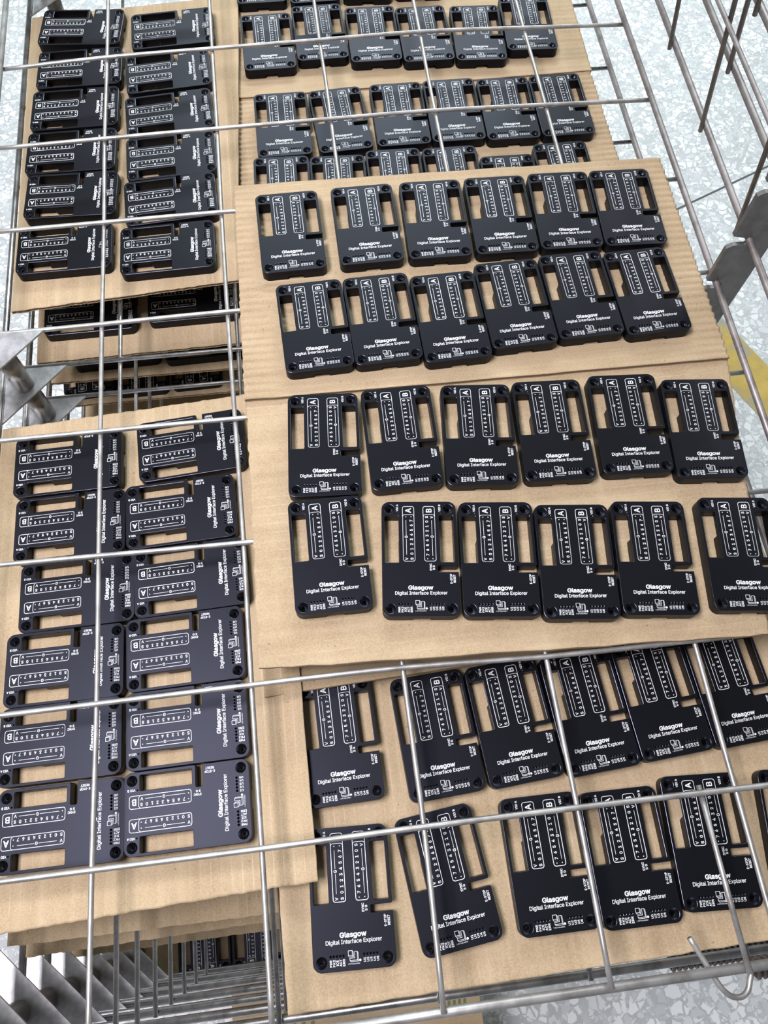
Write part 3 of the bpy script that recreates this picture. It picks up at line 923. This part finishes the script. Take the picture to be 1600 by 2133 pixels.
    'c': (395, [[207,-8,174,-5,144,3,117,16,93,35,72,58,56,85,44,116,37,150,34,187,37,225,44,260,56,291,72,318,93,341,117,360,144,374,174,382,207,384,226,384,243,381,260,377,276,371,291,364,305,356,318,346,330,335,340,322,349,308,356,293,362,277,303,262,300,272,295,281,290,289,284,297,278,304,270,311,261,316,252,321,242,325,231,328,220,329,207,330,184,328,163,321,145,310,130,296,118,278,108,258,102,236,98,212,96,187,98,163,102,139,108,117,118,97,130,80,145,66,163,55,184,49,207,46,220,47,232,49,243,52,253,55,262,60,271,66,279,73,285,80,292,89,297,98,301,107,304,117,363,102,357,86,350,70,341,56,331,43,319,32,306,21,292,12,277,5,261,-1,244,-5,226,-7]]),
    'e': (404, [[212,-8,177,-5,145,3,117,16,92,35,72,58,56,85,44,116,37,150,34,187,36,224,44,258,55,290,71,317,91,340,115,359,142,373,172,382,205,384,226,383,246,380,266,374,285,366,303,355,319,341,334,324,347,305,357,282,365,256,370,227,371,194,371,169,75,169,75,221,338,221,310,202,308,226,304,248,298,269,288,286,277,301,263,314,246,323,227,328,205,330,183,328,164,323,146,313,131,301,119,286,109,270,102,251,97,231,96,211,96,178,98,151,102,127,110,106,121,88,135,73,151,61,169,53,190,48,212,46,227,47,241,49,254,53,265,58,276,65,285,73,294,82,300,93,306,105,365,91,358,72,348,55,335,39,320,26,302,14,283,4,261,-3,237,-7]]),
    'f': (253, [[228,379,228,327,6,327,6,379],[81,0,81,432,82,452,87,470,96,486,107,499,120,510,135,519,152,525,169,529,187,530,201,530,212,529,222,527,231,525,238,523,243,521,227,468,215,472,209,473,202,474,195,474,178,472,164,468,154,460,147,449,143,435,142,419,142,0]]),
    'g': (425, [[207,-151,180,-149,156,-146,134,-140,114,-132,97,-122,82,-110,70,-97,59,-84,51,-69,101,-41,107,-49,114,-57,122,-66,131,-74,142,-82,154,-88,169,-93,187,-96,207,-97,236,-95,261,-87,282,-75,298,-58,308,-34,311,-6,311,68,306,68,301,60,294,51,287,41,277,32,266,23,252,16,236,10,217,6,195,5,165,7,138,14,113,27,90,43,71,65,55,90,43,120,36,154,34,191,36,229,43,263,55,293,71,320,90,342,112,361,138,374,166,382,196,384,218,383,237,379,253,373,267,365,279,356,288,346,296,336,302,327,308,319,313,319,313,379,372,379,372,-9,370,-40,363,-67,350,-90,334,-109,314,-124,291,-136,265,-144,237,-149],[205,59,227,61,246,66,264,75,278,87,290,103,300,121,307,142,311,166,312,193,311,219,307,242,300,264,291,283,279,299,264,312,247,322,227,328,205,330,182,328,163,322,145,312,130,298,118,282,109,262,102,241,98,218,96,193,98,167,102,144,109,123,118,104,131,88,145,76,163,66,183,61]]),
    'i': (166, [[53,0,53,379,114,379,114,0],[84,443,73,444,63,448,54,455,47,463,43,472,41,483,43,494,47,504,54,512,63,518,73,522,84,524,95,522,105,518,114,512,121,504,125,494,126,483,125,472,121,463,114,455,105,448,95,444]]),
    'l': (189, [[139,-2,112,0,91,8,74,20,62,37,55,59,53,84,53,509,114,509,114,99,114,83,117,71,120,62,126,57,135,53,146,52,160,53,170,54,181,3,162,-1,154,-2,147,-2]]),
    'n': (409, [[114,227,114,0,53,0,53,379,112,379,112,287,102,287,116,319,132,344,152,362,175,374,200,382,227,384,252,383,275,377,295,369,313,356,328,340,341,321,350,298,355,271,357,240,357,0,296,0,296,235,293,263,286,286,273,304,256,318,235,326,210,329,192,328,176,324,161,317,147,308,136,297,126,283,119,266,115,248]]),
    'o': (415, [[207,-8,174,-5,144,3,117,16,93,35,72,58,56,85,44,116,37,150,34,187,37,225,44,260,56,291,72,318,93,341,117,360,144,374,174,382,207,384,241,382,271,374,299,360,323,341,343,318,359,291,371,260,379,225,381,187,379,150,371,116,359,85,343,58,323,35,299,16,271,3,241,-5],[207,46,231,49,252,55,270,66,285,80,298,97,307,117,314,139,318,163,319,187,318,212,314,236,307,258,298,278,285,296,270,310,252,321,231,328,207,330,184,328,163,321,145,310,130,296,118,278,108,258,102,236,98,212,96,187,98,163,102,139,108,117,118,97,130,80,145,66,163,55,184,49]]),
    'p': (424, [[53,-143,53,379,112,379,112,319,118,319,123,327,130,336,137,346,147,355,158,364,171,373,188,379,207,383,229,384,259,382,287,374,313,361,335,342,354,320,370,293,381,261,388,227,390,189,388,151,381,116,370,84,355,57,336,34,313,16,288,3,260,-6,229,-8,208,-7,189,-3,173,4,159,12,147,21,138,31,130,41,124,50,118,59,114,59,114,-143],[220,47,242,49,262,55,279,66,294,80,306,97,316,117,323,139,327,163,328,189,327,215,323,239,316,261,307,281,295,298,280,311,262,322,243,328,220,330,198,328,178,322,161,312,147,299,134,282,125,263,118,241,114,216,113,189,114,162,118,138,125,115,135,95,147,78,162,65,179,55,198,49]]),
    'r': (259, [[53,0,53,379,112,379,112,321,115,321,124,339,137,354,152,367,171,377,191,383,213,385,229,384,243,384,243,322,230,324,223,325,215,326,207,326,190,324,174,321,159,315,146,306,135,296,126,284,119,269,115,254,114,237,114,0]]),
    's': (365, [[182,-8,157,-7,133,-3,112,3,93,12,76,24,62,38,50,54,41,73,36,94,94,107,101,87,111,72,124,60,141,52,160,47,181,45,206,47,227,53,244,62,258,74,265,88,268,103,266,115,262,126,254,136,243,144,229,150,212,155,149,170,118,180,92,192,72,208,58,227,50,249,47,274,49,295,55,314,65,332,79,347,95,360,115,370,137,378,161,383,187,384,212,383,234,379,254,372,271,363,286,352,299,339,309,324,318,308,324,290,268,277,262,291,254,304,243,316,228,325,210,331,187,333,166,331,147,326,131,317,119,305,111,292,109,277,110,264,115,253,124,243,136,235,152,229,172,223,229,209,261,200,287,187,306,171,320,153,328,131,331,107,329,85,323,65,312,47,298,31,281,18,260,6,236,-2,210,-7]]),
    't': (227, [[204,379,204,327,6,327,6,379],[65,471,126,471,126,98,127,83,130,70,136,61,144,55,156,51,170,50,185,51,202,54,213,2,207,0,200,-2,192,-3,184,-3,176,-4,168,-4,138,-1,113,7,92,21,77,41,68,64,65,93]]),
    'w': (567, [[138,0,23,379,87,379,133,214,140,190,147,164,154,137,161,107,168,75,175,41,165,41,172,74,179,105,186,135,192,163,199,189,206,214,252,379,316,379,362,214,368,189,375,163,382,136,388,106,395,75,402,41,391,41,399,75,406,106,413,135,420,163,427,189,434,214,480,379,545,379,429,0,368,0,319,172,305,225,300,243,295,262,291,280,277,338,291,338,277,280,263,225,258,207,253,189,248,172,199,0]]),
    'x': (378, [[21,0,171,218,171,171,29,379,100,379,147,306,159,287,170,270,179,253,188,237,198,221,207,206,175,206,185,221,194,237,202,253,211,270,222,287,233,306,282,379,352,379,209,169,209,214,358,0,287,0,231,85,219,103,209,120,200,136,191,152,182,167,173,182,205,182,195,167,187,152,178,136,170,120,160,103,148,85,91,0]]),
}

# ------------------------------------------------------------------ the device case
HW, HL, TT = 29.1, 46.4, 10.8          # half width, half length, height
PLATE = 3.0
HOLES = [(-23, 40.33), (23, 40.33), (-23, -40.33), (23, -40.33)]
LED_X = [-16.6 + 2.28 * i for i in range(5)] + [6.9 + 2.3 * i for i in range(5)]


def outline():
    """rounded outline with the open slot on the right"""
    p = rrect(-HW, -HL, HW, HL, 6.2, 7)
    # order: right-top corner, left-top, left-bottom, right-bottom (counter clockwise)
    slot = [(HW, -11.8), (14.3, -11.8), (13.6, -11.5), (13.3, -10.8), (13.3, -7.6), (13.6, -6.9), (14.3, -6.7), (HW - 0.9, -6.7), (HW, -5.9)]
    return p + slot


def case_meshes():
    A = rrect(-26.9, -4.0, -15.9, 34.7, 0.9, 3)
    B = rrect(15.6, -3.9, 26.7, 34.7, 0.9, 3)
    holes = [circle(x, y, 3.75, 24) for x, y in HOLES]
    leds = [circle(x, -37.0, 0.72, 8) for x in LED_X]
    dots = [circle(-16.9, 36.8, 0.45, 6), circle(16.3, 36.3, 0.45, 6)]
    top = filled('top_plate', [outline(), A, B] + holes + leds + dots, TT - PLATE, TT, 0.28)
    # lower frame: window A is undercut along half of its inner wall, front wall has a low notch
    A2 = [(-26.9, -3.9), (-15.9, -3.9), (-15.9, 15.2), (-12.9, 17.8), (-12.9, 34.6), (-26.9, 34.6)]
    B2 = [(15.6, -3.8), (26.7, -3.8), (26.7, 34.6), (15.6, 34.6)]
    # lower part is inset by a hair so the parting edge reads
    body = filled('lower_frame', [outline(), A2, B2] + [circle(x, y, 1.45, 12) for x, y in HOLES], 4.0, TT - PLATE - 0.02)
    p = outline()
    foot = []
    for (x, y) in p:
        foot.append((x, y))
    # notch cut into the foot of the front wall
    idx = [i for i, (x, y) in enumerate(foot) if y < -HL + 0.01 and x < 0]
    foot = foot[:idx[-1] + 1] + [(-6.4, -HL), (-4.6, -HL + 5.5), (5.4, -HL + 5.5), (7.2, -HL)] + foot[idx[-1] + 1:]
    feet = filled('foot_frame', [foot, A2, B2] + [circle(x, y, 1.45, 12) for x, y in HOLES], 0.0, 4.0)
    # countersunk hole: cone and dark bore
    v, f = [], []
    n = 24
    for r, z in ((3.75, TT - 0.25), (1.9, TT - 2.7), (1.45, TT - PLATE)):
        v += [(r * math.cos(2 * math.pi * i / n), r * math.sin(2 * math.pi * i / n), z) for i in range(n)]
    for s in range(2):
        for i in range(n):
            j = (i + 1) % n
            f.append((s * n + j, s * n + i, (s + 1) * n + i, (s + 1) * n + j))
    sink = mesh_from('countersink', v, f, True)
    for me in (top, body, feet):
        me.materials.append(M_BLACK)
    sink.materials.append(M_SINK)
    top.materials.append(M_EDGE)
    for p in top.polygons:
        if 0.15 < p.normal.z < 0.97:
            p.material_index = 1
    zp = TT + 0.02
    t = Print()
    t.text('Glasgow', -0.2, -24.6, h=4.35, w=18.9, bold=0.36)
    t.text('Digital Interface Explorer', 0.1, -28.7, h=3.55, w=39.4, bold=0.10)
    title = t.mesh('title_lettering', zp)

    def port(letter, x0):
        q = Print()
        q.line(rrect(x0, -3.2, x0 + 8.95, 42.3, 1.7, 4), 0.36, True)
        q.line(rrect(x0 + 0.12, -3.1, x0 + 8.83, 35.4, 1.7, 4), 0.30, True)
        q.text(letter, x0 + 4.5, 38.8, h=4.5, up=True, bold=0.3)
        return q
    a = port('A', -12.75)
    for i, ch in enumerate('S01234567'):
        a.text(ch, -6.15, -1.1 + 3.9 * i + (0.15 if i else 0), h=2.3, up=True, bold=0.14)
    a.text('V', -10.25, -1.1, h=2.2, up=True, bold=0.14)
    a.text('G', -10.2, 16.8, h=2.3, up=True, bold=0.14)
    a.line([(-10.2, 2.1), (-10.2, 15.2)], 0.28)
    a.line([(-10.2, 18.4), (-10.2, 30.8)], 0.28)
    a.dot(-10.15, 33.6, 0.38)
    a.dot(-6.1, 33.6, 0.38)
    portA = a.mesh('port_marking', zp)
    b = port('B', 3.4)
    for i, ch in enumerate('76543210S'):
        b.text(ch, 6.0, 2.1 + 3.9 * i, h=2.3, up=True, bold=0.14)
    b.text('V', 9.95, 33.1, h=2.2, up=True, bold=0.14)
    b.text('G', 9.85, 16.9, h=2.3, up=True, bold=0.14)
    b.line([(9.85, 1.2), (9.85, 15.3)], 0.28)
    b.line([(9.85, 18.5), (9.85, 30.6)], 0.28)
    b.dot(5.8, -1.2, 0.38)
    b.dot(9.85, -1.2, 0.38)
    portB = b.mesh('port_marking', zp)
    def small(nm, *rows):
        s = Print()
        for args, kw in rows:
            s.text(*args, up=True, bold=0.12, **kw)
        return s.mesh(nm, zp)
    va = small('supply_lettering', (('VIO A', -16.9, 41.1), dict(w=5.9, h=1.75)))
    vb = small('supply_lettering', (('VIO B', 16.3, 40.8), dict(w=5.9, h=1.75)))
    sy = small('sync_lettering', (('SYNC', 8.0, -7.9), dict(w=5.7, h=1.8)), (('S G', 10.3, -8.4), dict(w=3.6, h=1.7)))
    es = small('reset_lettering', (('E-STOP', 23.2, -17.3), dict(w=7.6, h=1.8)), (('RESET', 25.7, -17.3), dict(w=6.5, h=1.8)))
    l = Print()
    for x, ch in zip(LED_X[:5], ('PWR', 'FX2', 'ICE', 'ACT', 'ERR')):
        l.text(ch, x, -41.1, w=4.3 if ch != 'ICE' else 3.6, h=1.65, up=True, bold=0.1)
    for x, ch in zip(LED_X[5:], ('U1', 'U2', 'U3', 'U4', 'U5')):
        l.text(ch, x, -40.4, w=2.8, h=1.6, up=True, bold=0.1)
    led = l.mesh('indicator_lettering', zp)
    e = Print()
    w = 0.26
    e.line([(-4.3, -34.2), (-1.5, -34.2), (-1.5, -37.1), (-4.3, -37.1)], w, True)
    e.line([(-4.3, -37.1), (-3.7, -38.0), (-0.8, -38.0), (-1.5, -37.1)], w)
    e.line([(-0.8, -38.0), (-0.8, -35.1), (-1.5, -34.2)], w)
    e.line([(0.1, -34.9), (1.9, -34.9), (1.9, -40.2), (-3.4, -40.2), (-3.4, -38.8), (0.1, -38.8)], w, True)
    e.line([(1.9, -34.9), (2.5, -35.6), (2.5, -41.0), (-2.8, -41.0), (-3.4, -40.2)], w)
    e.line([(1.9, -40.2), (2.5, -41.0)], w)
    e.dot(3.75, -40.4, 0.8)
    e.text('1 BITSQUARED', -0.7, -42.3, w=8.3, h=0.85)
    emblem = e.mesh('emblem', zp)
    return [('top_plate', top), ('lower_frame', body), ('foot_frame', feet), ('title_lettering', title), ('port_marking', portA),
            ('port_marking', portB), ('supply_lettering', va), ('supply_lettering', vb), ('sync_lettering', sy), ('reset_lettering', es), ('indicator_lettering', led), ('emblem', emblem)], sink


CASE_PARTS, SINK = case_meshes()


def place_case(x, y, th, zfun, label, group):
    """case standing on a sheet whose underside is zfun"""
    e = 5.0
    dx = (zfun(x + e, y) - zfun(x - e, y)) / (2 * e)
    dy = (zfun(x, y + e) - zfun(x, y - e)) / (2 * e)
    n = Vector((-dx, -dy, 1)).normalized()
    a = math.radians(th)
    ex = Vector((math.cos(a), math.sin(a), 0))
    ex = (ex - n * ex.dot(n)).normalized()
    ey = n.cross(ex)
    root = thing('device_case', label, 'device case', group)
    root.matrix_world = Matrix((
        (ex.x, ey.x, n.x, x * MM), (ex.y, ey.y, n.y, y * MM), (ex.z, ey.z, n.z, (zfun(x, y) + THICK + 0.12) * MM), (0, 0, 0, 1)))
    for nm, me in CASE_PARTS:
        link(nm, me, None, root)
    for hx, hy in HOLES:
        o = link('countersink', SINK, None, root)
        o.location = (hx * MM, hy * MM, 0)
    return root


ORD = ['first', 'second', 'third', 'fourth', 'fifth', 'sixth', 'seventh']
ROWS = {
    'c1': ('back row of the top shelf sheets', 'cases on the top shelf'),
    'c2': ('second row of the top shelf sheets', 'cases on the top shelf'),
    'c3': ('third row of the top shelf sheets', 'cases on the top shelf'),
    'c4': ('front row of the top shelf sheets', 'cases on the top shelf'),
    'd1': ('upper row on the lower right sheet', 'cases on the lower right sheet'),
    'e': ('lower row on the lower right sheet', 'cases on the lower right sheet'),
    'h1': ('row cut off by the top edge of the picture', 'cases on the upper right sheets'),
    'h2': ('full row nearest the top edge, upper right', 'cases on the upper right sheets'),
    'i': ('second full row at the upper right', 'cases on the upper right sheets'),
    'j': ('half-hidden row behind the top shelf sheets', 'cases on the upper right sheets'),
}
ZF = {'A': zA, 'B': zB, 'D': zD, 'F': zF, 'G': zG, 'H': zH, 'I': zI}
for (nm, g, x, y, th) in CASES:
    if g in 'FG':
        where = 'lower left' if g == 'F' else 'upper left'
        side = 'left' if nm[2] == '1' else 'right'
        r = int(nm[1])
        label = 'black case lying sideways, %s from the back, %s column, %s sheet' % (ORD[r - 1], side, where)
        place_case(x, y, th, ZF[g], label, 'sideways cases on the %s sheet' % where)
    else:
        key = nm[:-1]
        row, grp = ROWS[key]
        label = 'black device case, %s from left, %s' % (ORD[int(nm[-1]) - 1], row)
        place_case(x, y, th, ZF[g], label, grp)

# cases seen in the gaps on deeper shelves
DEEP = [(2, -41.5, 94.0, 90.5, 'shaded black case in the left gap, left one directly under the upper left sheet'),
        (2, 64.0, 99.0, 90.5, 'shaded black case in the left gap, right one directly under the upper left sheet'),
        (3, -30.5, 91.5, 91.0, 'shaded black case in the left gap, left one on the third shelf down'),
        (3, 68.0, 89.0, 91.0, 'shaded black case in the left gap, right one on the third shelf down'),
        (4, -80.0, 110.0, 184.0, 'shaded black case turned upside down in the left gap, letters A and B showing'),
        (4, -17.0, 106.0, 180.0, 'shaded black case in the left gap, second on the fourth shelf down'),
        (4, 45.0, 108.0, 181.0, 'shaded black case in the left gap, third on the fourth shelf down'),
        (8, -9.0, -517.0, 181.0, 'shaded upside-down black case at the bottom left, left of a pair'),
        (8, 52.0, -517.5, 180.0, 'shaded upside-down black case at the bottom left, right of a pair')]
for n, x, y, th, lab in DEEP:
    place_case(x, y, th, zl(n), lab, 'cases on the deeper shelves')
